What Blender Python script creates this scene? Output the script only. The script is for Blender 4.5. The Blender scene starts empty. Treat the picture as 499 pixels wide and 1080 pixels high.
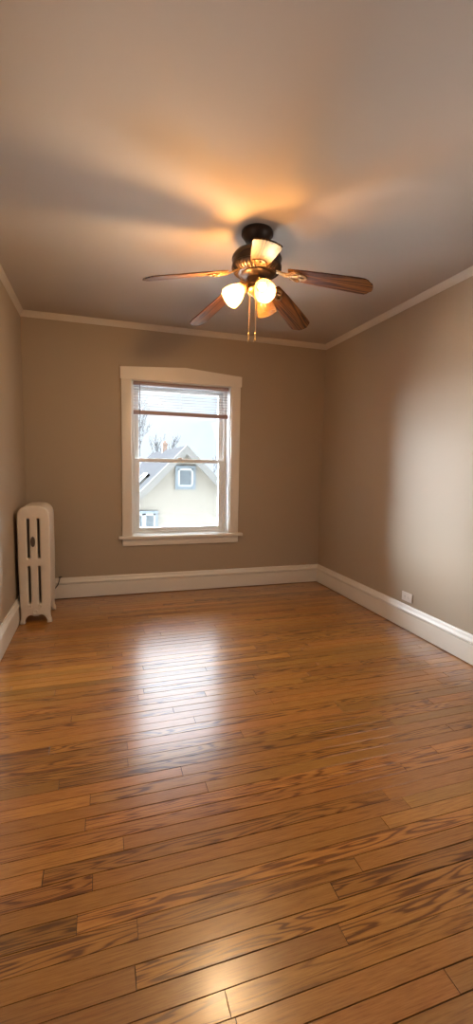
import bpy, bmesh, math, random
from mathutils import Vector, Matrix
random.seed(7)
C = bpy.context.scene.collection
PI = math.pi

# ------------------------------------------------------------------ camera
cam = bpy.data.cameras.new('camera')
co = bpy.data.objects.new('camera', cam); C.objects.link(co)
R_ = Vector((0.954221, -0.298524, 0.018584)); U_ = Vector((0.013145, 0.103926, 0.994498)); F_ = Vector((0.298813, 0.948727, -0.103092))
m = Matrix((R_, U_, -F_)).transposed().to_4x4(); m.translation = Vector((0.646853, -4.335817, 1.276626))
co.matrix_world = m
cam.sensor_fit = 'VERTICAL'; cam.sensor_height = 36; cam.lens = 457.9 / 1080 * 36
cam.clip_start = 0.02; cam.clip_end = 400
bpy.context.scene.camera = co

# ------------------------------------------------------------------ world: overcast sky, brighter towards the zenith
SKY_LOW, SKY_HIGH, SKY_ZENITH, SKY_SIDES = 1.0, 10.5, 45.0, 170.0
w = bpy.data.worlds.new('sky'); bpy.context.scene.world = w; w.use_nodes = True
nt = w.node_tree; nt.nodes.clear(); N = nt.nodes.new; L = nt.links.new
tc = N('ShaderNodeTexCoord'); sp = N('ShaderNodeSeparateXYZ'); L(tc.outputs['Generated'], sp.inputs[0])
mr = N('ShaderNodeMapRange'); mr.inputs[1].default_value = 0.29; mr.inputs[2].default_value = 0.60
mr.inputs[3].default_value = SKY_LOW; mr.inputs[4].default_value = SKY_HIGH; L(sp.outputs[2], mr.inputs[0])
no = N('ShaderNodeTexNoise'); no.inputs['Scale'].default_value = 5; no.inputs['Detail'].default_value = 4; L(tc.outputs['Generated'], no.inputs['Vector'])
cr = N('ShaderNodeValToRGB'); cr.color_ramp.elements[0].position = .38; cr.color_ramp.elements[0].color = (.72, .86, 1, 1)
cr.color_ramp.elements[1].position = .62; cr.color_ramp.elements[1].color = (.84, .93, 1, 1); L(no.outputs['Fac'], cr.inputs[0])
bg = N('ShaderNodeBackground'); L(cr.outputs[0], bg.inputs[0]); 
def ramp(src, a, b, lo, hi):
    r = N('ShaderNodeMapRange'); r.interpolation_type = 'SMOOTHSTEP'
    for k, v in enumerate((a, b, lo, hi)): r.inputs[k+1].default_value = v
    L(src, r.inputs[0]); return r.outputs[0]
def math_(op, a, b=None):
    n = N('ShaderNodeMath'); n.operation = op; L(a, n.inputs[0])
    if b is not None: L(b, n.inputs[1])
    return n.outputs[0]
zen = ramp(sp.outputs[2], .62, .95, 0, SKY_ZENITH)                      # added overhead glow, out of view, to light the floor
lat = ramp(math_('ABSOLUTE', sp.outputs[0]), .38, .80, 0, SKY_SIDES)      # added glow at both sides, out of view, to light the side walls
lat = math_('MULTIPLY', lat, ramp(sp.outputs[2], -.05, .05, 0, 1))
tot = math_('MULTIPLY', math_('ADD', math_('ADD', mr.outputs[0], zen), lat), ramp(sp.outputs[1], -.25, .1, .15, 1))   # sky dimmed behind the building to cut light on the house siding
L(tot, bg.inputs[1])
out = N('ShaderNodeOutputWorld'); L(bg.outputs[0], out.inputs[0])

# ------------------------------------------------------------------ large area lights: window portal, plus added fill for guessed daylight out of view
REAR_W = 2.5; RIGHT_W = 15; LEFT_W = 6; LAMP_W = 15; EXPOSURE = 0.5
def area(name, loc, rot, sx, sy, power, color, portal=False):
    l = bpy.data.lights.new(name, 'AREA'); l.shape = 'RECTANGLE'; l.size = sx; l.size_y = sy; l.energy = power; l.color = color
    o = bpy.data.objects.new(name, l); C.objects.link(o); o.location = loc; o.rotation_euler = rot
    if portal: l.cycles.is_portal = True
    return o
area('window_daylight', (1.435, .30, 1.34), (-PI/2, 0, 0), .99, 1.5, 10, (1, 1, 1), True)
area('rear_fill', (.62, -5.14, 1.35), (math.radians(72), 0, 0), 1.1, 1.4, REAR_W, (.98, .98, 1.0))
area('right_fill', (2.95, -3.4, 1.55), (0, math.radians(72), 0), 1.2, .75, RIGHT_W, (.92, .97, 1.0))
area('left_fill', (.04, -3.1, 1.5), (0, -math.radians(74), 0), 1.2, 1.2, LEFT_W, (.98, .99, 1.0))

vs = bpy.context.scene.view_settings
vs.view_transform = 'Standard'; vs.look = 'None'; vs.gamma = 1; vs.use_curve_mapping = False; vs.exposure = EXPOSURE

# ------------------------------------------------------------------ helpers
def mat(name, col, rough=.5, metal=0, spec=.5, noise=None, bump=None, coat=0, emis=None):
    """principled material; noise=(scale, amount) varies the tone, bump=(scale, strength)"""
    M = bpy.data.materials.new(name); M.use_nodes = True
    t = M.node_tree; b = t.nodes['Principled BSDF']
    b.inputs['Base Color'].default_value = (*col, 1); b.inputs['Roughness'].default_value = rough
    b.inputs['Metallic'].default_value = metal; b.inputs['Specular IOR Level'].default_value = spec
    b.inputs['Coat Weight'].default_value = coat
    tcn = t.nodes.new('ShaderNodeTexCoord')
    if noise is None: noise = (6, .06)
    n = t.nodes.new('ShaderNodeTexNoise'); n.inputs['Scale'].default_value = noise[0]; n.inputs['Detail'].default_value = 5
    t.links.new(tcn.outputs['Object'], n.inputs['Vector'])
    mx = t.nodes.new('ShaderNodeMix'); mx.data_type = 'RGBA'
    mx.inputs[6].default_value = (*[c*(1-noise[1]) for c in col], 1); mx.inputs[7].default_value = (*[min(1, c*(1+noise[1])) for c in col], 1)
    t.links.new(n.outputs['Fac'], mx.inputs[0]); t.links.new(mx.outputs[2], b.inputs['Base Color'])
    if bump:
        n2 = t.nodes.new('ShaderNodeTexNoise'); n2.inputs['Scale'].default_value = bump[0]; n2.inputs['Detail'].default_value = 4
        t.links.new(tcn.outputs['Object'], n2.inputs['Vector'])
        bp = t.nodes.new('ShaderNodeBump'); bp.inputs['Strength'].default_value = bump[1]; bp.inputs['Distance'].default_value = .002
        t.links.new(n2.outputs['Fac'], bp.inputs['Height']); t.links.new(bp.outputs[0], b.inputs['Normal'])
    if emis: b.inputs['Emission Color'].default_value = (*emis[0], 1); b.inputs['Emission Strength'].default_value = emis[1]
    return M

def box(bm, x0, x1, y0, y1, z0, z1, bev=0):
    b2 = bmesh.new(); bmesh.ops.create_cube(b2, size=1)
    bmesh.ops.scale(b2, vec=(x1-x0, y1-y0, z1-z0), verts=b2.verts); bmesh.ops.translate(b2, vec=((x0+x1)/2, (y0+y1)/2, (z0+z1)/2), verts=b2.verts)
    if bev: bmesh.ops.bevel(b2, geom=b2.edges[:], offset=bev, segments=2, affect='EDGES', profile=.6)
    join(bm, b2)
def join(bm, b2, M=None):
    if M is not None: bmesh.ops.transform(b2, matrix=M, verts=b2.verts)
    me = bpy.data.meshes.new('tmp'); b2.to_mesh(me); b2.free(); bm.from_mesh(me); bpy.data.meshes.remove(me)
def prism(bm, pts, axis, a0, a1):
    """extrude a closed 2D outline along axis; the 2D coordinates are the other two axes in order"""
    def P(u, v, a): return {'x': (a, u, v), 'y': (u, a, v), 'z': (u, v, a)}[axis]
    b2 = bmesh.new()
    A = [b2.verts.new(P(u, v, a0)) for u, v in pts]; B = [b2.verts.new(P(u, v, a1)) for u, v in pts]
    b2.faces.new(A); b2.faces.new(B[::-1]); n = len(pts)
    for i in range(n): b2.faces.new((A[i], B[i], B[(i+1) % n], A[(i+1) % n]))
    bmesh.ops.recalc_face_normals(b2, faces=b2.faces); join(bm, b2)
def lathe(bm, prof, seg=40, M=None, cap=True):
    """revolve (radius, z) pairs about z"""
    b2 = bmesh.new(); rings = []
    for r, z in prof:
        if r < 1e-5: rings.append([b2.verts.new((0, 0, z))])
        else: rings.append([b2.verts.new((r*math.cos(2*PI*k/seg), r*math.sin(2*PI*k/seg), z)) for k in range(seg)])
    for a, b in zip(rings, rings[1:]):
        for k in range(seg):
            q = (k+1) % seg
            if len(a) == 1 and len(b) == 1: continue
            if len(a) == 1: b2.faces.new((a[0], b[k], b[q]))
            elif len(b) == 1: b2.faces.new((a[k], b[0], a[q]))
            else: b2.faces.new((a[k], b[k], b[q], a[q]))
    if cap:
        for rg in (rings[0], rings[-1]):
            if len(rg) > 1: b2.faces.new(rg)
    bmesh.ops.recalc_face_normals(b2, faces=b2.faces); join(bm, b2, M)
def tube(bm, pts, rad, seg=10):
    """round tube through points, radius a number or one per point"""
    pts = [Vector(p) for p in pts]; n = len(pts)
    rs = rad if isinstance(rad, (list, tuple)) else [rad]*n
    b2 = bmesh.new(); rings = []; up = Vector((0, 0, 1)); prev = None
    for i, p in enumerate(pts):
        d = (pts[min(i+1, n-1)] - pts[max(i-1, 0)]).normalized()
        if prev is None: a = d.cross(up if abs(d.z) < .95 else Vector((1, 0, 0))).normalized()
        else: a = (prev - d*prev.dot(d)).normalized()
        b = d.cross(a); prev = a
        rings.append([b2.verts.new(p + (a*math.cos(2*PI*k/seg) + b*math.sin(2*PI*k/seg))*rs[i]) for k in range(seg)])
    for A, B in zip(rings, rings[1:]):
        for k in range(seg): b2.faces.new((A[k], B[k], B[(k+1) % seg], A[(k+1) % seg]))
    b2.faces.new(rings[0]); b2.faces.new(rings[-1])
    bmesh.ops.recalc_face_normals(b2, faces=b2.faces); join(bm, b2)
def obj(name, bm, material, parent=None, smooth=None, loc=None):
    me = bpy.data.meshes.new(name); bm.to_mesh(me); bm.free(); me.materials.append(material)
    if smooth is not None:
        for p in me.polygons: p.use_smooth = True
        me.set_sharp_from_angle(angle=math.radians(smooth))
    o = bpy.data.objects.new(name, me); C.objects.link(o)
    if parent: o.parent = parent
    if loc: o.location = loc
    return o
def outline_mesh(splines, depth, bevel=0, res=2):
    """filled flat outlines with holes, extruded to depth, standing in the local xy plane -> mesh"""
    cu = bpy.data.curves.new('tmp', 'CURVE'); cu.dimensions = '2D'; cu.fill_mode = 'BOTH'
    cu.extrude = depth/2 - bevel; cu.bevel_depth = bevel; cu.bevel_resolution = res; cu.offset = -bevel
    for s in splines:
        sp_ = cu.splines.new('POLY'); sp_.points.add(len(s)-1); sp_.use_cyclic_u = True
        for p_, q in zip(sp_.points, s): p_.co = (q[0], q[1], 0, 1)
    o = bpy.data.objects.new('tmp', cu); C.objects.link(o)
    me = bpy.data.meshes.new_from_object(o.evaluated_get(bpy.context.evaluated_depsgraph_get()))
    bpy.data.objects.remove(o); bpy.data.curves.remove(cu)
    b = bmesh.new(); b.from_mesh(me); bpy.data.meshes.remove(me)
    bmesh.ops.remove_doubles(b, verts=b.verts, dist=1e-5); bmesh.ops.recalc_face_normals(b, faces=b.faces)
    return b
def thing(name, label, cat, loc=(0, 0, 0), rz=0, group=None):
    o = bpy.data.objects.new(name, None); C.objects.link(o); o.empty_display_size = .1
    o.location = loc; o.rotation_euler = (0, 0, rz); o['label'] = label; o['category'] = cat
    if group: o['group'] = group
    return o
def struct(o): o['kind'] = 'structure'; return o
def ell(cx, cy, rx, ry, n=24, a0=0, a1=2*PI, closed=True):
    k = n if closed else n-1
    return [(cx+rx*math.cos(a0+(a1-a0)*i/k), cy+ry*math.sin(a0+(a1-a0)*i/k)) for i in range(n)]

# ------------------------------------------------------------------ materials
WALL = mat('taupe_wall_paint', (.41, .325, .235), .55, spec=.3, noise=(1.5, .03), bump=(160, .12))
CEIL = mat('ceiling_paint', (.52, .46, .405), .7, spec=.2, noise=(1.2, .02), bump=(120, .1))
TRIM = mat('cream_trim_paint', (.78, .715, .625), .32, noise=(9, .03), bump=(60, .08))
JAMB = mat('white_jamb_paint', (.86, .87, .85), .35, noise=(9, .02))
VINYL = mat('white_window_vinyl', (.80, .80, .78), .35, noise=(9, .02))
CROWN = mat('crown_paint', (.62, .55, .47), .5, noise=(9, .03))
GAP = mat('dark_floor_gap', (.035, .022, .014), .9)

def glass_mat(name, tint=(1, 1, 1), refl=.07):
    M = bpy.data.materials.new(name); M.use_nodes = True; t = M.node_tree; t.nodes.clear()
    a = t.nodes.new('ShaderNodeBsdfTransparent'); g = t.nodes.new('ShaderNodeBsdfGlossy'); g.inputs['Roughness'].default_value = .02
    n = t.nodes.new('ShaderNodeTexNoise'); n.inputs['Scale'].default_value = 3
    mr_ = t.nodes.new('ShaderNodeMapRange'); mr_.inputs[3].default_value = .93; mr_.inputs[4].default_value = .99
    cb = t.nodes.new('ShaderNodeCombineColor')
    t.links.new(n.outputs['Fac'], mr_.inputs[0])
    for k in range(3):
        ml = t.nodes.new('ShaderNodeMath'); ml.operation = 'MULTIPLY'; ml.inputs[1].default_value = tint[k]
        t.links.new(mr_.outputs[0], ml.inputs[0]); t.links.new(ml.outputs[0], cb.inputs[k])
    t.links.new(cb.outputs[0], a.inputs[0])
    f = t.nodes.new('ShaderNodeFresnel'); f.inputs[0].default_value = 1.45
    x = t.nodes.new('ShaderNodeMixShader'); t.links.new(f.outputs[0], x.inputs[0]); t.links.new(a.outputs[0], x.inputs[1]); t.links.new(g.outputs[0], x.inputs[2])
    o = t.nodes.new('ShaderNodeOutputMaterial'); t.links.new(x.outputs[0], o.inputs[0])
    return M
GLASS = glass_mat('window_glass')

def wood(name, dark, mid, light, rough, grain=(2.2, 48, 48), ring=(.8, 11, 11), coat=.0, coat_rough=.205, hue=.006, spec=.5):
    """oak: streaky pores plus cathedral figure, shifted for each board by the face attribute 'board' (r, g, b)"""
    M = bpy.data.materials.new(name); M.use_nodes = True; t = M.node_tree; b = t.nodes['Principled BSDF']; N = t.nodes.new; L = t.links.new
    uv = N('ShaderNodeAttribute'); uv.attribute_name = 'place'            # board-local metres (along, across, 0)
    at = N('ShaderNodeAttribute'); at.attribute_name = 'board'; se = N('ShaderNodeSeparateColor'); L(at.outputs['Color'], se.inputs[0])
    sc = N('ShaderNodeVectorMath'); sc.operation = 'SCALE'; sc.inputs['Scale'].default_value = 37; L(at.outputs['Vector'], sc.inputs[0])
    ad = N('ShaderNodeVectorMath'); L(uv.outputs['Vector'], ad.inputs[0]); L(sc.outputs[0], ad.inputs[1])
    def mapped(s):
        mp = N('ShaderNodeMapping'); mp.inputs['Scale'].default_value = s; L(ad.outputs[0], mp.inputs[0]); return mp
    # pores
    n1 = N('ShaderNodeTexNoise'); n1.inputs['Scale'].default_value = 6; n1.inputs['Detail'].default_value = 7; n1.inputs['Roughness'].default_value = .65
    L(mapped(grain).outputs[0], n1.inputs['Vector'])
    # figure: contour lines of a stretched noise
    n2 = N('ShaderNodeTexNoise'); n2.inputs['Scale'].default_value = 2.2; n2.inputs['Detail'].default_value = 1.5; n2.inputs['Distortion'].default_value = .3
    L(mapped(ring).outputs[0], n2.inputs['Vector'])
    mu = N('ShaderNodeMath'); mu.operation = 'MULTIPLY'; mu.inputs[1].default_value = 62; L(n2.outputs['Fac'], mu.inputs[0])
    si = N('ShaderNodeMath'); si.operation = 'SINE'; L(mu.outputs[0], si.inputs[0])
    fm = N('ShaderNodeMapRange'); fm.inputs[1].default_value = -1; fm.inputs[2].default_value = 1; L(si.outputs[0], fm.inputs[0])
    pw = N('ShaderNodeMath'); pw.operation = 'POWER'; pw.inputs[1].default_value = 2.2; L(fm.outputs[0], pw.inputs[0])
    # figure strength differs from board to board
    fs = N('ShaderNodeMapRange'); fs.inputs[1].default_value = .3; fs.inputs[2].default_value = .95; fs.inputs[3].default_value = .15; fs.inputs[4].default_value = .80; L(se.outputs[2], fs.inputs[0])
    fx = N('ShaderNodeMath'); fx.operation = 'MULTIPLY'; L(pw.outputs[0], fx.inputs[0]); L(fs.outputs[0], fx.inputs[1])
    r1 = N('ShaderNodeMapRange'); r1.inputs[1].default_value = .33; r1.inputs[2].default_value = .68; r1.inputs[3].default_value = .38; r1.inputs[4].default_value = 1; L(n1.outputs['Fac'], r1.inputs[0])
    sb = N('ShaderNodeMath'); sb.operation = 'SUBTRACT'; sb.use_clamp = True; L(r1.outputs[0], sb.inputs[0]); L(fx.outputs[0], sb.inputs[1])
    ra = N('ShaderNodeValToRGB'); e = ra.color_ramp.elements
    e[0].color = (*dark, 1); e[1].color = (*light, 1); k = e.new(.5); k.color = (*mid, 1); L(sb.outputs[0], ra.inputs[0])
    # board tone
    tn = N('ShaderNodeMapRange'); tn.inputs[3].default_value = .70; tn.inputs[4].default_value = 1.22; L(se.outputs[0], tn.inputs[0])
    vm = N('ShaderNodeVectorMath'); vm.operation = 'SCALE'; L(ra.outputs[0], vm.inputs[0]); L(tn.outputs[0], vm.inputs['Scale'])
    hs = N('ShaderNodeHueSaturation'); hm = N('ShaderNodeMapRange'); hm.inputs[3].default_value = .5-hue; hm.inputs[4].default_value = .5+hue
    L(se.outputs[1], hm.inputs[0]); L(hm.outputs[0], hs.inputs['Hue']); L(vm.outputs[0], hs.inputs['Color'])
    L(hs.outputs[0], b.inputs['Base Color'])
    b.inputs['Roughness'].default_value = rough; b.inputs['Coat Weight'].default_value = coat; b.inputs['Coat Roughness'].default_value = coat_rough; b.inputs['Specular IOR Level'].default_value = spec
    # worn sheen and a fine ripple
    n3 = N('ShaderNodeTexNoise'); n3.inputs['Scale'].default_value = 5; n3.inputs['Detail'].default_value = 6; L(uv.outputs['Vector'], n3.inputs['Vector'])
    rr = N('ShaderNodeMapRange'); rr.inputs[3].default_value = rough-.05; rr.inputs[4].default_value = rough+.07; L(n3.outputs['Fac'], rr.inputs[0]); L(rr.outputs[0], b.inputs['Roughness'])
    bp = N('ShaderNodeBump'); bp.inputs['Strength'].default_value = .12; bp.inputs['Distance'].default_value = .0008; L(sb.outputs[0], bp.inputs['Height']); L(bp.outputs[0], b.inputs['Normal'])
    return M

# ------------------------------------------------------------------ room shell
W = 2.992; H = 2.60; YN = -5.2           # back wall y = 0, near wall y = YN
OX0, OX1, OZ0, OZ1 = .938, 1.932, .585, 2.09   # window opening
WT = .24
def wall_obj(name, boxes):
    bm = bmesh.new()
    for b in boxes: box(bm, *b)
    return struct(obj(name, bm, WALL))
wall_obj('wall_back', [(-.2, OX0, 0, WT, 0, H), (OX1, W+.2, 0, WT, 0, H), (OX0, OX1, 0, WT, 0, OZ0-.02), (OX0, OX1, 0, WT, OZ1, H)])
wall_obj('wall_left', [(-.2, 0, YN, 0, 0, H)])
wall_obj('wall_right', [(W, W+.2, YN, 0, 0, H)])
wall_obj('wall_near', [(-.2, W+.2, YN-.2, YN, 0, H)])
bm = bmesh.new(); box(bm, -.2, W+.2, YN-.2, WT, H, H+.2); struct(obj('ceiling', bm, CEIL))

# ---- floor: oak strips laid parallel to the window wall, each board a bevelled slab of one mesh
S = .0585
JOINTS = {3: [.608], 0: [.729], -2: [.715, 1.90], -4: [.922], -1: [1.311], -3: [1.271], -6: [1.475], 9: [.594, 2.3], 7: [.58, 2.1], 5: [.706], 2: [1.619],
          24: [.39, 1.6], 19: [.492], 21: [.832], 31: [.774, 1.9], 32: [.609], 33: [1.852], 23: [1.991], 17: [1.53], 29: [1.69]}
TONES = {(-1, 0): (.30, .5, .3), (-2, 0): (.12, .3, .35), (-2, 1): (.55, .5, .9), (-3, 0): (.05, .2, .2), (-4, 0): (.45, .4, 1), (-4, 1): (.5, .6, .6), (0, 0): (.5, .5, .9), (0, 1): (.35, .4, .7),
         (-1, 1): (.22, .5, 1), (9, 1): (.5, .5, 1), (-3, 1): (.6, .6, .95), (2, 0): (.3, .4, .3)}
FLOOR = wood('oak_strip_floor', (.15, .050, .008), (.385, .156, .027), (.51, .235, .050), .30, coat=.8)
bm = bmesh.new(); lb = bm.faces.layers.int.new('id'); places = []; boards = []
def board(x0, x1, y0, y1, tone):
    g, d, c = random.choice((.0005, .0008, .0011, .0016)), .004, .0007       # half gap, edge depth, eased edge
    i = len(boards); boards.append(tone)
    X0, X1, Y0, Y1 = x0+g*.8, x1-g*.8, y0+g, y1-g
    t = [bm.verts.new(v) for v in ((X0+c, Y0+c, 0), (X1-c, Y0+c, 0), (X1-c, Y1-c, 0), (X0+c, Y1-c, 0))]
    e_ = [bm.verts.new(v) for v in ((X0, Y0, -.0005), (X1, Y0, -.0005), (X1, Y1, -.0005), (X0, Y1, -.0005))]
    l = [bm.verts.new(v) for v in ((X0, Y0, -d), (X1, Y0, -d), (X1, Y1, -d), (X0, Y1, -d))]
    fs = [bm.faces.new(t)]
    for k in range(4):
        q = (k+1) % 4; fs.append(bm.faces.new((e_[k], e_[q], t[q], t[k]))); fs.append(bm.faces.new((l[k], l[q], e_[q], e_[k])))
    for f in fs: f[lb] = i
rows0 = math.floor((YN+3.262)/S); rows1 = math.ceil(3.262/S)
for r in range(rows0, rows1):
    y0 = -3.262+S*r; y1 = min(y0+S, .0)
    if r in JOINTS:
        js = sorted(JOINTS[r]); x = js[-1]
        while x < W: x += random.uniform(.7, 1.7); js.append(x)
    else:
        x = random.uniform(.1, 1.3); js = []
        while x < W: js.append(x); x += random.uniform(.55, 1.8)
    js = [0]+[j for j in js if .12 < j < W-.12]+[W]
    for k in range(len(js)-1):
        tone = TONES.get((r, k)) or (min(1, max(0, random.gauss(.5, .24))), random.random(), random.random())
        board(js[k], js[k+1], y0, y1, tone)
me = bpy.data.meshes.new('floor'); bm.faces.ensure_lookup_table(); ids = [f[lb] for f in bm.faces]; bm.to_mesh(me); bm.free()
ab = me.attributes.new('board', 'FLOAT_COLOR', 'CORNER'); ap = me.attributes.new('place', 'FLOAT_VECTOR', 'CORNER')
for p in me.polygons:
    c = boards[ids[p.index]]
    for li in p.loop_indices:
        ab.data[li].color = (*c, 1); ap.data[li].vector = me.vertices[me.loops[li].vertex_index].co
me.materials.append(FLOOR); fo = bpy.data.objects.new('floor', me); C.objects.link(fo); struct(fo)
bm = bmesh.new(); box(bm, -.2, W+.2, YN-.2, WT, -.2, -.0035); struct(obj('floor_subfloor', bm, GAP))

# ---- baseboards with a moulded cap, and the crown moulding
BB = [(0, .006), (.020, .006), (.020, .138), (.013, .141), (.013, .145), (.026, .148), (.028, .155), (.026, .163), (.018, .170), (.015, .180), (.013, .192), (.009, .199), (.005, .2), (0, .2)]
def runs(prof, name_l, name_r, name_b, name_n, dz=0, mt=TRIM):
    bm = bmesh.new(); prism(bm, [(-u, v+dz) for u, v in prof], 'x', 0, W); struct(obj(name_b, bm, mt, smooth=40))
    bm = bmesh.new(); prism(bm, [(u, v+dz) for u, v in prof], 'y', YN, 0); struct(obj(name_l, bm, mt, smooth=40))
    bm = bmesh.new(); prism(bm, [(W-u, v+dz) for u, v in prof], 'y', YN, 0); struct(obj(name_r, bm, mt, smooth=40))
    bm = bmesh.new(); prism(bm, [(YN+u, v+dz) for u, v in prof], 'x', 0, W); struct(obj(name_n, bm, mt, smooth=40))
runs(BB, 'baseboard_left', 'baseboard_right', 'baseboard_back', 'baseboard_near')
CRN = [(0, 0), (.004, 0), (.006, .010), (.009, .020), (.015, .032), (.024, .041), (.028, .046), (.028, .0505), (0, .0505)]
runs(CRN, 'trim_1', 'trim_2', 'trim_3', 'trim_4', H-.05, CROWN)

# ---- window
win = bpy.data.objects.new('window_1', None); C.objects.link(win); struct(win); win.location = (0, 0, 0)
bm = bmesh.new()                                    # side casings, pedimented head, stool, apron
box(bm, .848, OX0, -.022, 0, .585, 2.088, .003); box(bm, OX1, 2.026, -.022, 0, .585, 2.088, .003)
obj('casing', bm, TRIM, win, 35)
bm = bmesh.new(); xs0, xs1 = .838, 2.036
prism(bm, [(xs0, 2.085), (xs1, 2.085), (xs1, 2.185), (1.46, 2.228), (xs0, 2.193)], 'y', -.028, 0)
obj('head_casing', bm, TRIM, win, 35)
bm = bmesh.new(); box(bm, .815, 2.072, -.05, .005, .557, .586, .006); box(bm, OX0, OX1, -.03, .125, .560, .585); obj('stool', bm, TRIM, win, 35)
bm = bmesh.new(); box(bm, .85, 2.028, -.02, 0, .487, .558, .004); obj('apron', bm, TRIM, win, 35)
bm = bmesh.new()                                    # deep painted jambs
for b in ((OX0, OX0+.012, 0, .20, OZ0, OZ1), (OX1-.012, OX1, 0, .20, OZ0, OZ1), (OX0, OX1, 0, .20, OZ1-.012, OZ1), (OX0, OX1, 0.0, .20, OZ0, OZ0+.004)): box(bm, *b)
obj('jamb', bm, JAMB, win)
def frame(name, x0, x1, z0, z1, y0, y1, l, r, bt, tp, mt, par):
    bm = bmesh.new()
    box(bm, x0, x0+l, y0, y1, z0, z1, .003); box(bm, x1-r, x1, y0, y1, z0, z1, .003)
    box(bm, x0+l-.002, x1-r+.002, y0+.001, y1-.001, z0, z0+bt, .003); box(bm, x0+l-.002, x1-r+.002, y0+.001, y1-.001, z1-tp, z1, .003)
    return obj(name, bm, mt, par, 35)
fx0, fx1 = OX0+.010, OX1-.010
frame('outer_frame', fx0, fx1, OZ0+.002, OZ1-.010, .118, .225, .030, .030, .022, .030, VINYL, win)
lo = frame('lower_sash', fx0+.026, fx1-.026, OZ0+.018, 1.345, .130, .160, .050, .050, .042, .036, VINYL, win)
up = frame('upper_sash', fx0+.026, fx1-.026, 1.312, OZ1-.034, .172, .202, .048, .048, .036, .044, VINYL, win)
bm = bmesh.new(); box(bm, fx0+.07, fx1-.07, .143, .147, .63, 1.32); obj('pane', bm, GLASS, lo)
bm = bmesh.new(); box(bm, fx0+.07, fx1-.07, .185, .189, 1.33, 2.02); obj('pane', bm, GLASS, up)
bm = bmesh.new(); box(bm, 1.40, 1.46, .112, .132, 1.345, 1.357, .003); box(bm, 1.425, 1.435, .104, .118, 1.35, 1.366, .003)
obj('sash_lock', bm, VINYL, win)

# ------------------------------------------------------------------ outside: ground, neighbouring house, bare trees
GROUND_PALE = mat('pale_bounce_ground', (.50, .49, .47), .9, noise=(2, .15))  # unseen ground, made pale to bounce light up onto the ceiling
SIDING = mat('cream_siding', (.066, .058, .0455), .55, noise=(1.5, .03))
RAKE = mat('white_house_trim', (.040,.038,.034), .5)
BLUE = mat('blue_grey_house_trim', (.034,.043,.049), .5)
SHING = mat('grey_shingles', (.013, .0127, .013), .9, spec=0, noise=(30, .25), bump=(25, .5))
BRICK = mat('orange_chimney_brick', (0.096, 0.06, 0.042), .85, noise=(14, .25))
HGLASS = mat('reflective_house_pane', (0.0432, 0.0488, 0.052), .12, noise=(3, .5))
BARK = mat('grey_bark', (.005, .0045, .0045), .9, noise=(9, .2))
HSASH = mat('white_house_sash', (0.126, 0.129, 0.129), .45)
ZG = -3.3
bm = bmesh.new(); box(bm, -60, 70, .6, 120, ZG-.1, ZG); struct(obj('ground', bm, GROUND_PALE))
HX, HY, HZ = 3.17, 9.0, 1.90; HW = 3.5; SL = 1.0; ZE = HZ-HW*SL
hs = thing('house', 'cream sided house with a steep gable seen through the window', 'house', (HX, HY, ZG))
def HP(o): o.parent = hs; o.matrix_parent_inverse = Matrix.Translation((-HX, -HY, -ZG)); return o
bm = bmesh.new(); z = ZG; step = .115                # lap siding courses on the gable wall, one slab each
def halfw(zz): return min(HW-.35, max(.02, (HZ-.06-zz)/SL))
while z < HZ-.12:
    a, b = halfw(z), halfw(z+step)
    vs_ = [bm.verts.new(v) for v in ((HX-a, HY-.010, z), (HX+a, HY-.010, z), (HX+b, HY-.004, z+step), (HX-b, HY-.004, z+step), (HX-a, HY+.02, z), (HX+a, HY+.02, z), (HX+b, HY+.02, z+step), (HX-b, HY+.02, z+step))]
    for f in ((0, 1, 2, 3), (4, 7, 6, 5), (0, 4, 5, 1), (3, 2, 6, 7), (0, 3, 7, 4), (1, 5, 6, 2)): bm.faces.new([vs_[k] for k in f])
    z += step
prism(bm, [(HX-HW+.36, ZG), (HX+HW-.36, ZG), (HX+HW-.36, HZ-HW), (HX, HZ-.1), (HX-HW+.36, HZ-HW)], 'y', HY+.02, HY+9)
HP(obj('siding_wall', bm, SIDING))
bm = bmesh.new(); t = .16
prism(bm, [(HX, HZ), (HX-HW, ZE), (HX-HW, ZE-t), (HX, HZ-t), (HX+HW, ZE-t), (HX+HW, ZE)], 'y', HY-.22, HY+9.2)
HP(obj('roof', bm, SHING))
bm = bmesh.new()
prism(bm, [(HX, HZ+.01), (HX-HW-.03, ZE-.02), (HX-HW-.03, ZE-.30), (HX, HZ-.27), (HX+HW+.03, ZE-.30), (HX+HW+.03, ZE-.02)], 'y', HY-.26, HY-.2)
HP(obj('rake_board', bm, RAKE))
def house_window(x0, x1, z0, z1, mull, label=None):
    bm = bmesh.new(); tw = .085
    for b in ((x0-tw, x0, HY-.06, HY, z0-tw, z1+tw), (x1, x1+tw, HY-.06, HY, z0-tw, z1+tw), (x0, x1, HY-.06, HY, z1, z1+tw), (x0, x1, HY-.06, HY, z0-tw, z0)): box(bm, *b)
    f = HP(obj('window_trim', bm, BLUE))
    bm = bmesh.new(); s = .055
    for b in ((x0, x0+s, HY-.05, HY-.01, z0, z1), (x1-s, x1, HY-.05, HY-.01, z0, z1), (x0, x1, HY-.05, HY-.01, z1-s, z1), (x0, x1, HY-.05, HY-.01, z0, z0+s)): box(bm, *b)
    if mull: box(bm, (x0+x1)/2-.06, (x0+x1)/2+.06, HY-.05, HY-.01, z0, z1)
    obj('window_sash', bm, HSASH, f)
    bm = bmesh.new(); box(bm, x0+.03, x1-.03, HY-.035, HY-.02, z0+.03, z1-.03); obj('window_pane', bm, HGLASS, f)
house_window(2.93, 3.40, .64, 1.20, False)
house_window(1.56, 2.24, -1.35, -.18, True)
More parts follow.
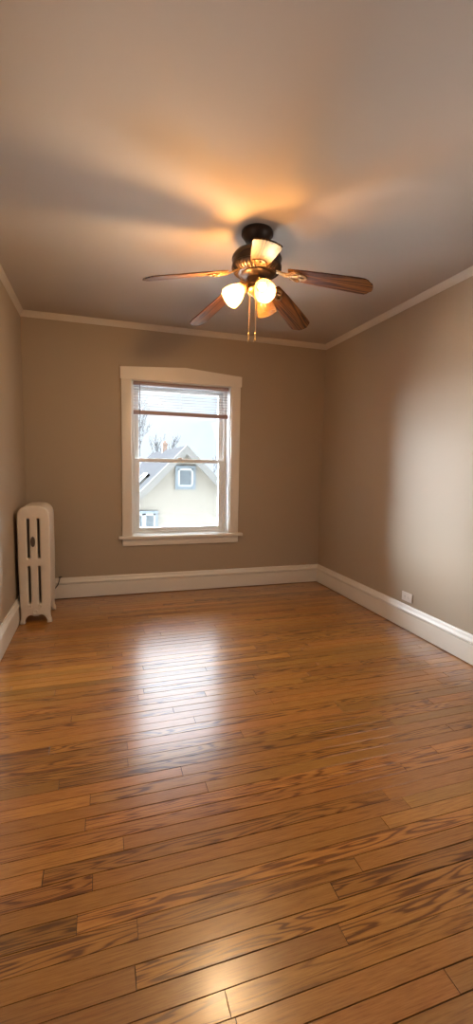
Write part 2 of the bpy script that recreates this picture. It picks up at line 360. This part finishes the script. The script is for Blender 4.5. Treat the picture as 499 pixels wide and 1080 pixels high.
bm = bmesh.new(); box(bm, 3.06, 3.25, 13.4, 13.62, 1.2, 2.20); box(bm, 3.03, 3.28, 13.37, 13.65, 2.10, 2.15); box(bm, 3.11, 3.20, 13.45, 13.56, 2.18, 2.27); HP(obj('chimney', bm, BRICK))
bm = bmesh.new()                                     # a skylight lying in the left slope
def on_roof(u, v, h): return (HX-u-h*.7, v, HZ-u*SL+h*.7)
for (u0, u1, v0, v1) in ((.95, 1.05, 10.2, 11.6), (1.55, 1.65, 10.2, 11.6), (.95, 1.65, 10.2, 10.28), (.95, 1.65, 11.52, 11.6)):
    V = [bm.verts.new(on_roof(u, v, h)) for h in (0, .09) for u, v in ((u0, v0), (u1, v0), (u1, v1), (u0, v1))]
    for f in ((0, 1, 2, 3), (7, 6, 5, 4), (0, 4, 5, 1), (1, 5, 6, 2), (2, 6, 7, 3), (3, 7, 4, 0)): bm.faces.new([V[k] for k in f])
sf = HP(obj('skylight_frame', bm, RAKE))
bm = bmesh.new(); V = [bm.verts.new(on_roof(u, v, h)) for h in (.01, .05) for u, v in ((1.04, 10.26), (1.56, 10.26), (1.56, 11.54), (1.04, 11.54))]
for f in ((0, 1, 2, 3), (7, 6, 5, 4), (0, 4, 5, 1), (1, 5, 6, 2), (2, 6, 7, 3), (3, 7, 4, 0)): bm.faces.new([V[k] for k in f])
obj('skylight_pane', bm, HGLASS, sf)

def tree(name, label, base, height, seed, trunk=.16, spread=.55, levels=5):
    rnd = random.Random(seed); t = thing(name, label, 'tree', base)
    tb, bb = bmesh.new(), bmesh.new()
    def grow(b, p, d, ln, r, lev):
        pts, rs = [p.copy()], [r]; q = p.copy(); dd = d.copy()
        for i in range(4):
            dd = (dd + Vector((rnd.gauss(0, .10), rnd.gauss(0, .10), rnd.gauss(.03, .05)))).normalized(); q = q + dd*ln/4; pts.append(q.copy()); rs.append(r*(1-.11*(i+1)))
        tube(b, pts, rs, (10, 6, 5, 4, 3, 3, 3)[lev])
        if lev >= levels: return
        for k in range(3 if lev else 5):
            a = rnd.uniform(0, 2*PI); s = rnd.uniform(.6, 1.2)*spread
            nd = (dd + Vector((math.cos(a)*s, math.sin(a)*s, rnd.uniform(.0, .35)))).normalized()
            i = rnd.choice((2, 3, 4, 4))
            grow(bb, pts[i], nd, ln*rnd.uniform(.62, .82), max(.013, rs[i]*.62), lev+1)
    grow(tb, Vector((0, 0, 0)), Vector((0, 0, 1)), height*.36, trunk, 0)
    obj('trunk', tb, BARK, t, 60); obj('branches', bb, BARK, t, 60)
tree('bare_tree', 'bare branching winter tree behind the ridge of the cream house', (3.55, 25, ZG), 8.0, 5, .15, .42, 6)
tree('bare_tree', 'bare grey winter tree low beyond the right slope of the house roof', (8.3, 25, ZG), 5.0, 11, .14, .5)

# ------------------------------------------------------------------ window blind
MAUVE = mat('mauve_brown_rail', (.38, .265, .26), .45, noise=(20, .08))
SLAT = mat('pale_blind_slat', (.45, .44, .45), .45)
CORD = mat('pale_cord', (.72, .70, .66), .7)
WAND = mat('smoky_wand', (.20, .16, .16), .25)
bl = thing('window_blind', 'mauve railed slat blind pulled up at the top of the window', 'blind', (0, 0, 0))
bx0, bx1 = .962, 1.910
bm = bmesh.new(); box(bm, bx0, bx1, .020, .062, 2.046, 2.076, .003); obj('head_rail', bm, MAUVE, bl, 40)
bm = bmesh.new(); box(bm, bx0, bx1, .024, .056, 1.766, 1.806, .006); obj('bottom_rail', bm, MAUVE, bl, 40)
bm = bmesh.new(); k = 0
zz = 1.822
while zz < 2.04:                                     # shallow curved slats hanging level
    prism(bm, [(.027, zz-.001), (.034, zz+.0012), (.041, zz+.002), (.048, zz+.0012), (.055, zz-.001), (.048, zz+.0024), (.041, zz+.0033), (.034, zz+.0024)], 'x', bx0+.004, bx1-.004); zz += .0262
obj('slats', bm, SLAT, bl, 50)
for x in (1.10, 1.43, 1.77):
    bm = bmesh.new(); tube(bm, [(x, .0265, 1.80), (x, .0265, 2.05)], .0011, 6); tube(bm, [(x, .0555, 1.80), (x, .0555, 2.05)], .0011, 6); obj('ladder_cord', bm, CORD, bl)
bm = bmesh.new(); tube(bm, [(1.022, .014, 2.055), (1.022, .012, 2.035), (1.022, .011, 1.98), (1.022, .011, 1.36)], [.002, .0032, .0042, .0036], 8); obj('tilt_wand', bm, WAND, bl, 50)

# ------------------------------------------------------------------ radiator
RAD = mat('cream_radiator_enamel', (.70, .60, .49), .38, noise=(14, .06), bump=(40, .25))
RDARK = mat('tarnished_vent_metal', (.14, .10, .075), .45, metal=.6, noise=(60, .4))
rd = thing('radiator', 'tall cream cast iron radiator on curved feet in the left corner', 'radiator', (.1435, -.295, 0))
NS = 8; SD = .0455
def arch(hw, zs, zt, n=15):
    return [(hw*math.copysign(abs(math.cos(a))**.62, math.cos(a)), zs+(zt-zs)*math.sin(a)**.9) for a in [PI*i/(n-1) for i in range(n)]]
SR = {True: .0088, False: .021}
def stadium(cx, z0, z1, r): return ell(cx, z1-r, r, r, 9, 0, PI, False)+ell(cx, z0+r, r, r, 9, PI, 2*PI, False)
def section(legs):
    top = arch(.117, .852, .948)
    if legs:
        rt = [(.117, .852), (.118, .5), (.113, .15), (.107, .085), (.109, .05), (.117, .026), (.118, .004), (.113, 0), (.083, 0), (.078, .008), (.082, .022), (.074, .040), (.064, .058), (.050, .068), (.032, .070), (.015, .061)]
    else:
        rt = [(.117, .852), (.118, .5), (.113, .15), (.104, .115), (.08, .10), (.03, .096)]
    lt = [(-x, z) for x, z in rt][::-1]
    outer = top[::-1][:-1]                                        # left -> right over the top
    outer = outer + rt + lt[:-1]
    holes = [stadium(cx, z0-.3*(SR[legs]-.0088), z1+.3*(SR[legs]-.0088), SR[legs]) for cx in (-.040, .034) for z0, z1 in ((.530, .845), (.165, .468))]
    b = outline_mesh([outer]+holes, SD-.0005, .012 if legs else .010, 4)
    bmesh.ops.transform(b, matrix=Matrix.Rotation(PI/2, 4, 'X'), verts=b.verts)
    return b
b_end, b_mid = section(True), section(False)
def emb(bm, yf):                                     # embossed cups under the slots and the round plug
    for cx, cz, r in ((-.040, .142, .016), (.034, .142, .016), (-.003, .098, .022)):
        lathe(bm, [(0, .001), (r*.5, .001), (r*.6, .003), (r*.78, .006), (r*.95, .003), (r, -.001), (r, -.004)], 20, Matrix.Translation((cx, yf, cz)) @ Matrix.Rotation(PI/2, 4, 'X'), cap=False)
front = None
for k in range(NS):
    b = (b_end if k in (0, NS-1) else b_mid).copy()
    yc = -SD/2-SD*k
    if k == NS-1: emb(b, -SD/2+.0005)
    o = obj('section', b, RAD, rd, 42, loc=(0, yc, 0))
    if k == NS-1: front = o
# hubs that join the sections, top and bottom
for z in (.875, .115):
    bm = bmesh.new(); tube(bm, [(0, -.01, z), (0, -SD*NS+.012, z)], .026, 14); obj('joining_hub', bm, RAD, rd, 50)
bm = bmesh.new(); yf = -SD*NS+.0015
prism(bm, ell(-.006, .664, .0155, .040, 20), 'y', yf-.004, yf+.004); b2 = bmesh.new()
ring = [(-.006+.0145*math.cos(a), yf-.004, .664+.039*math.sin(a)) for a in [2*PI*i/20 for i in range(21)]]
tube(bm, ring, .0025, 6); tube(bm, [(-.006, yf-.005, .644), (-.006, yf-.007, .664), (-.006, yf-.005, .684)], .006, 8)
o = obj('oval_plate', bm, RDARK, rd, 40); o['label'] = 'dark tarnished oval plate'
bm = bmesh.new()                                     # supply pipe with its valve at the far end
tube(bm, [(0, -.02, .115), (0, .05, .115), (0, .09, .115), (0, .105, .10), (0, .105, 0)], .016, 12)
lathe(bm, [(.024, .08), (.027, .085), (.027, .135), (.022, .145), (.012, .15), (.012, .175), (.03, .178), (.03, .19), (0, .192)], 18, Matrix.Translation((0, .105, 0)))
obj('valve_pipe', bm, RAD, rd, 45)
for b in (b_end, b_mid): b.free()

# thin dark cable that rises along the baseboard beside the radiator
CBL = mat('dark_cable', (.05, .035, .03), .5)
bm = bmesh.new()
pts = [(.17, -.034, .004), (.185, -.032, .05), (.205, -.031, .088), (.232, -.031, .112), (.252, -.031, .140), (.264, -.030, .170), (.270, -.022, .198), (.274, -.016, .208)]
tube(bm, pts, .0042, 8); tube(bm, [(.262, -.012, .207), (.274, -.013, .211), (.290, -.013, .212)], .006, 8)
o = obj('cable', bm, CBL, None, 50); o['label'] = 'thin dark cable curling up over the baseboard beside the radiator'; o['category'] = 'cable'

# ------------------------------------------------------------------ outlet on the right wall
PLATE = mat('pale_outlet_plastic', (.72, .66, .60), .35)
SLOT = mat('outlet_slot', (.10, .08, .07), .6)
ot = thing('wall_outlet', 'pale double outlet plate set sideways low on the right wall', 'outlet', (W, -1.507, .263))
bm = bmesh.new(); box(bm, -.007, 0, -.060, .060, -.036, .036, .0022); obj('cover_plate', bm, PLATE, ot, 40)
for s in (-1, 1):
    bm = bmesh.new(); prism(bm, [(s*.0195+.0165*math.copysign(min(1, abs(math.cos(a))*1.0), math.cos(a)), .0145*max(-.86, min(.86, math.sin(a)))/.86) for a in [2*PI*i/28 for i in range(28)]], 'x', -.0085, -.006)
    rc = obj('receptacle', bm, PLATE, ot, 40)
    bm = bmesh.new()
    for dz in (-.006, .006): box(bm, -.0088, -.0075, s*.0195-.0075, s*.0195+.0005, dz-.0012, dz+.0012)
    lathe(bm, [(.0024, 0), (.0024, .001)], 10, Matrix.Translation((-.0078, s*.0195+.007, 0)) @ Matrix.Rotation(-PI/2, 4, 'Y'))
    obj('slot', bm, SLOT, rc)
bm = bmesh.new(); lathe(bm, [(.0034, 0), (.0034, .0010), (.002, .0018), (0, .002)], 12, Matrix.Translation((-.007, 0, 0)) @ Matrix.Rotation(-PI/2, 4, 'Y')); obj('screw', bm, PLATE, ot, 40)

# ------------------------------------------------------------------ ceiling fan
BRONZE = mat('dark_bronze', (.055, .036, .026), .38, metal=.75, noise=(25, .25))
BRASS = mat('antique_brass', (.34, .22, .10), .36, metal=.85, noise=(45, .35))
BLADE = wood('walnut_stained_blade', (.032, .011, .003), (.13, .050, .011), (.24, .100, .024), .5, spec=.15, grain=(1.3, 20, 20), ring=(.45, 6, 6), coat=.0)
def shade_mat():
    M = bpy.data.materials.new('frosted_amber_glass'); M.use_nodes = True; t = M.node_tree; t.nodes.clear(); N = t.nodes.new; L = t.links.new
    n = N('ShaderNodeTexNoise'); n.inputs['Scale'].default_value = 22; n.inputs['Detail'].default_value = 3
    r = N('ShaderNodeValToRGB'); r.color_ramp.elements[0].color = (.66, .40, .17, 1); r.color_ramp.elements[1].color = (.78, .54, .28, 1); L(n.outputs['Fac'], r.inputs[0])
    tl = N('ShaderNodeBsdfTranslucent'); df = N('ShaderNodeBsdfDiffuse'); tp = N('ShaderNodeBsdfTransparent'); gl = N('ShaderNodeBsdfGlossy'); gl.inputs['Roughness'].default_value = .25
    L(r.outputs[0], tl.inputs[0]); L(r.outputs[0], df.inputs[0]); tp.inputs[0].default_value = (1, .84, .62, 1)
    m1 = N('ShaderNodeMixShader'); m1.inputs[0].default_value = .55; L(tl.outputs[0], m1.inputs[1]); L(df.outputs[0], m1.inputs[2])
    m2 = N('ShaderNodeMixShader'); m2.inputs[0].default_value = .72; L(m1.outputs[0], m2.inputs[1]); L(tp.outputs[0], m2.inputs[2])
    m3 = N('ShaderNodeMixShader'); m3.inputs[0].default_value = .05; L(m2.outputs[0], m3.inputs[1]); L(gl.outputs[0], m3.inputs[2])
    o = N('ShaderNodeOutputMaterial'); L(m3.outputs[0], o.inputs[0]); return M
SHADE = shade_mat()
LIT = mat('lit_bulb', (.9, .8, .6), .4, emis=((1, .80, .50), 14))
DEAD = mat('unlit_bulb', (.75, .70, .62), .25)
AX, AY = 1.512, -1.883
fan = thing('ceiling_fan', 'five blade wooden ceiling fan with dark bronze motor and glass shades', 'ceiling fan', (AX, AY, H))
Z = lambda z: z-H
def lat(name, prof, mt, seg=48, smooth=40, par=fan, M=None):
    bm = bmesh.new(); lathe(bm, [(r, Z(z)) for r, z in prof], seg, M); return obj(name, bm, mt, par, smooth)
lat('canopy', [(.0, 2.6), (.086, 2.6), (.090, 2.594), (.090, 2.578), (.084, 2.572), (.080, 2.566), (.066, 2.545), (.050, 2.532), (.034, 2.528), (.0, 2.528)], BRONZE)
lat('downrod', [(.018, 2.53), (.018, 2.50), (.032, 2.50), (.040, 2.49), (.040, 2.482)], BRONZE, 24)
bm = bmesh.new()
lathe(bm, [(r, Z(z)) for r, z in [(0, 2.497), (.05, 2.497), (.095, 2.490), (.126, 2.478), (.138, 2.462), (.142, 2.450), (.142, 2.446), (.138, 2.442), (.138, 2.412), (.142, 2.408), (.142, 2.402), (.137, 2.392), (.122, 2.378), (.10, 2.370), (.0, 2.370)]], 56)
for k in range(40):                                  # cooling ribs round the lower shoulder
    a = 2*PI*k/40; u = Vector((math.cos(a), math.sin(a), 0))
    tube(bm, [u*.140+Vector((0, 0, Z(2.398))), u*.128+Vector((0, 0, Z(2.381))), u*.106+Vector((0, 0, Z(2.369)))], .0035, 5)
obj('motor_housing', bm, BRONZE, fan, 40)
lat('switch_housing', [(0, 2.372), (.085, 2.372), (.088, 2.366), (.080, 2.356), (.060, 2.350), (.056, 2.346), (.056, 2.318), (.062, 2.312), (.062, 2.306), (.050, 2.300), (0, 2.300)], BRONZE)
lat('light_fitter', [(0, 2.302), (.040, 2.302), (.052, 2.294), (.056, 2.282), (.050, 2.268), (.034, 2.256), (.018, 2.250), (.012, 2.242), (.008, 2.236), (0, 2.234)], BRASS)

# blades: root near the motor, tips lower than the roots
R0, R1, ZR, ZT, PITCH = .185, .640, 2.352, 2.240, math.radians(12)
DROOP = math.atan2(ZR-ZT, R1-R0)
def blade_outline():
    up = [(0, .044), (.03, .0485), (.10, .0545), (.25, .0625), (.39, .068), (.425, .066), (.440, .056), (.452, .040), (.464, .030), (.468, .015), (.469, 0)]
    return up + [(x, -y) for x, y in up[::-1][1:]]
def blade_mesh():
    b = outline_mesh([blade_outline()], .007, .0015, 2); b.faces.ensure_lookup_table(); return b
def iron_mesh():
    b = bmesh.new()
    # pierced leaf: outer lobes with three openings, lying under the blade root
    half = [(-.012, .016), (.004, .022), (.016, .034), (.034, .043), (.054, .042), (.068, .033), (.074, .024), (.088, .026), (.100, .018), (.110, 0)]
    outer = half + [(x, -y) for x, y in half[::-1][1:]]
    h1 = [(.022, .012), (.034, .028), (.050, .031), (.060, .024), (.052, .014), (.036, .010)]
    holes = [h1, [(x, -y) for x, y in h1[::-1]], [(.068, 0), (.078, .010), (.092, .007), (.099, 0), (.092, -.007), (.078, -.010)]]
    join(b, outline_mesh([outer]+holes, .006, .0015, 2), Matrix.Translation((0, 0, -.0075)))
    for s in (1, -1):                                # raised scrolls
        tube(b, [(-.01, 0, -.011), (.012, s*.008, -.012), (.030, s*.030, -.0125), (.048, s*.037, -.0125), (.062, s*.029, -.0125), (.056, s*.016, -.012), (.042, s*.013, -.012)], .0038, 6)
    for x, y in ((.016, .0), (.064, .0)): lathe(b, [(0, -.015), (.005, -.0145), (.006, -.012), (.006, -.01)], 10, Matrix.Translation((x, y, 0)), cap=False)
    # arm back to the motor, written in the blade's own frame
    join(b, arm_mesh())
    return b
def arm_mesh():
    b = bmesh.new(); pts = [(-.012, -.008), (-.035, -.004), (-.060, .004), (-.085, .010)]; hw = [.017, .013, .013, .020]
    prev = None
    for (x, z), h in zip(pts, hw):
        v = [b.verts.new(q) for q in ((x, -h, z-.004), (x, h, z-.004), (x, h, z+.004), (x, -h, z+.004))]
        if prev:
            for k in range(4): b.faces.new((prev[k], prev[(k+1) % 4], v[(k+1) % 4], v[k]))
        else: b.faces.new(v)
        prev = v
    b.faces.new(prev); bmesh.ops.recalc_face_normals(b, faces=b.faces); return b
for k in range(5):
    a = math.radians(183.2-72*k)
    Mb = Matrix.Translation((R0*math.cos(a), R0*math.sin(a), Z(ZR))) @ Matrix.Rotation(a, 4, 'Z') @ Matrix.Rotation(DROOP, 4, 'Y') @ Matrix.Rotation(-PITCH, 4, 'X')
    b = blade_mesh(); o = obj('blade', b, BLADE, fan, 40); me = o.data
    ab = me.attributes.new('board', 'FLOAT_COLOR', 'CORNER'); ap = me.attributes.new('place', 'FLOAT_VECTOR', 'CORNER'); tone = (.5+.08*random.random(), .5, .75+.2*random.random())
    for li in range(len(me.loops)): ab.data[li].color = (tone[0], tone[1]+.1*k, tone[2], 1); ap.data[li].vector = me.vertices[me.loops[li].vertex_index].co
    o.matrix_local = Mb
    obj('blade_iron', iron_mesh(), BRASS, o, 40)

# three lights: arm, cup and bell shaped glass; two bulbs burn
for phi, lit, tilt in ((-91, .4, 43), (184, 1.7, 43), (42, 0, 52)):
    a = math.radians(phi); t = math.radians(tilt)
    d = Vector((math.cos(a)*math.cos(t), math.sin(a)*math.cos(t), -math.sin(t)))
    base = Vector((math.cos(a)*.062, math.sin(a)*.062, Z(2.306)))
    M = Matrix.Translation(base) @ d.to_track_quat('Z', 'Y').to_matrix().to_4x4()
    bm = bmesh.new(); lathe(bm, [(.0, -.034), (.013, -.034), (.014, .004), (.022, .010), (.029, .018), (.031, .030), (.029, .036), (.024, .036), (.0, .028)], 28, M)
    for q in range(3):
        v = 2*PI*q/3; p0 = M @ Vector((.031*math.cos(v), .031*math.sin(v), .028)); p1 = M @ Vector((.038*math.cos(v), .038*math.sin(v), .028)); tube(bm, [p0, p1], .003, 8)
    obj('lamp_holder', bm, BRASS, fan, 40)
    bm = bmesh.new(); o_ = [(.024, .022), (.027, .032), (.035, .048), (.046, .070), (.054, .094), (.058, .118), (.0595, .136)]
    prof = o_ + [(.0575, .1365)] + [(r-.0028, z) for r, z in o_[::-1]]
    lathe(bm, prof, 44, M, cap=False); sh = obj('lamp_shade', bm, SHADE, fan, 60)
    bm = bmesh.new(); lathe(bm, [(0, .026), (.011, .026), (.012, .036), (.018, .044), (.0225, .054), (.022, .064), (.016, .073), (.008, .077), (0, .078)], 24, M)
    bo = obj('bulb', bm, LIT if lit else DEAD, sh, 60)
    if lit:
        l = bpy.data.lights.new('bulb_light', 'POINT'); l.energy = LAMP_W*lit; l.color = (1, .70, .38); l.shadow_soft_size = .035
        lo_ = bpy.data.objects.new('bulb_light', l); C.objects.link(lo_); lo_.parent = fan; lo_.location = M @ Vector((0, 0, .120))
for dx, dy, zb in ((-.040, -.004, 2.000), (-.012, -.032, 1.996)):
    bm = bmesh.new(); zt = 2.31; n = 62
    tube(bm, [(dx, dy, Z(zt)), (dx, dy, Z(zb+.04))], .0010, 6)
    for q in range(n):
        zc = zt-(zt-zb-.04)*q/n; b2 = bmesh.new(); bmesh.ops.create_icosphere(b2, subdivisions=1, radius=.0014); join(bm, b2, Matrix.Translation((dx, dy, Z(zc))))
    pc = obj('pull_chain', bm, BRASS, fan, 60)
    bm = bmesh.new(); lathe(bm, [(0, Z(zb+.046)), (.003, Z(zb+.045)), (.0055, Z(zb+.036)), (.0055, Z(zb+.026)), (.0025, Z(zb+.018)), (.0055, Z(zb+.010)), (.0065, Z(zb+.002)), (.004, Z(zb-.005)), (0, Z(zb-.006))], 14, Matrix.Translation((dx, dy, 0)))
    obj('chain_fob', bm, BRASS, pc, 60)
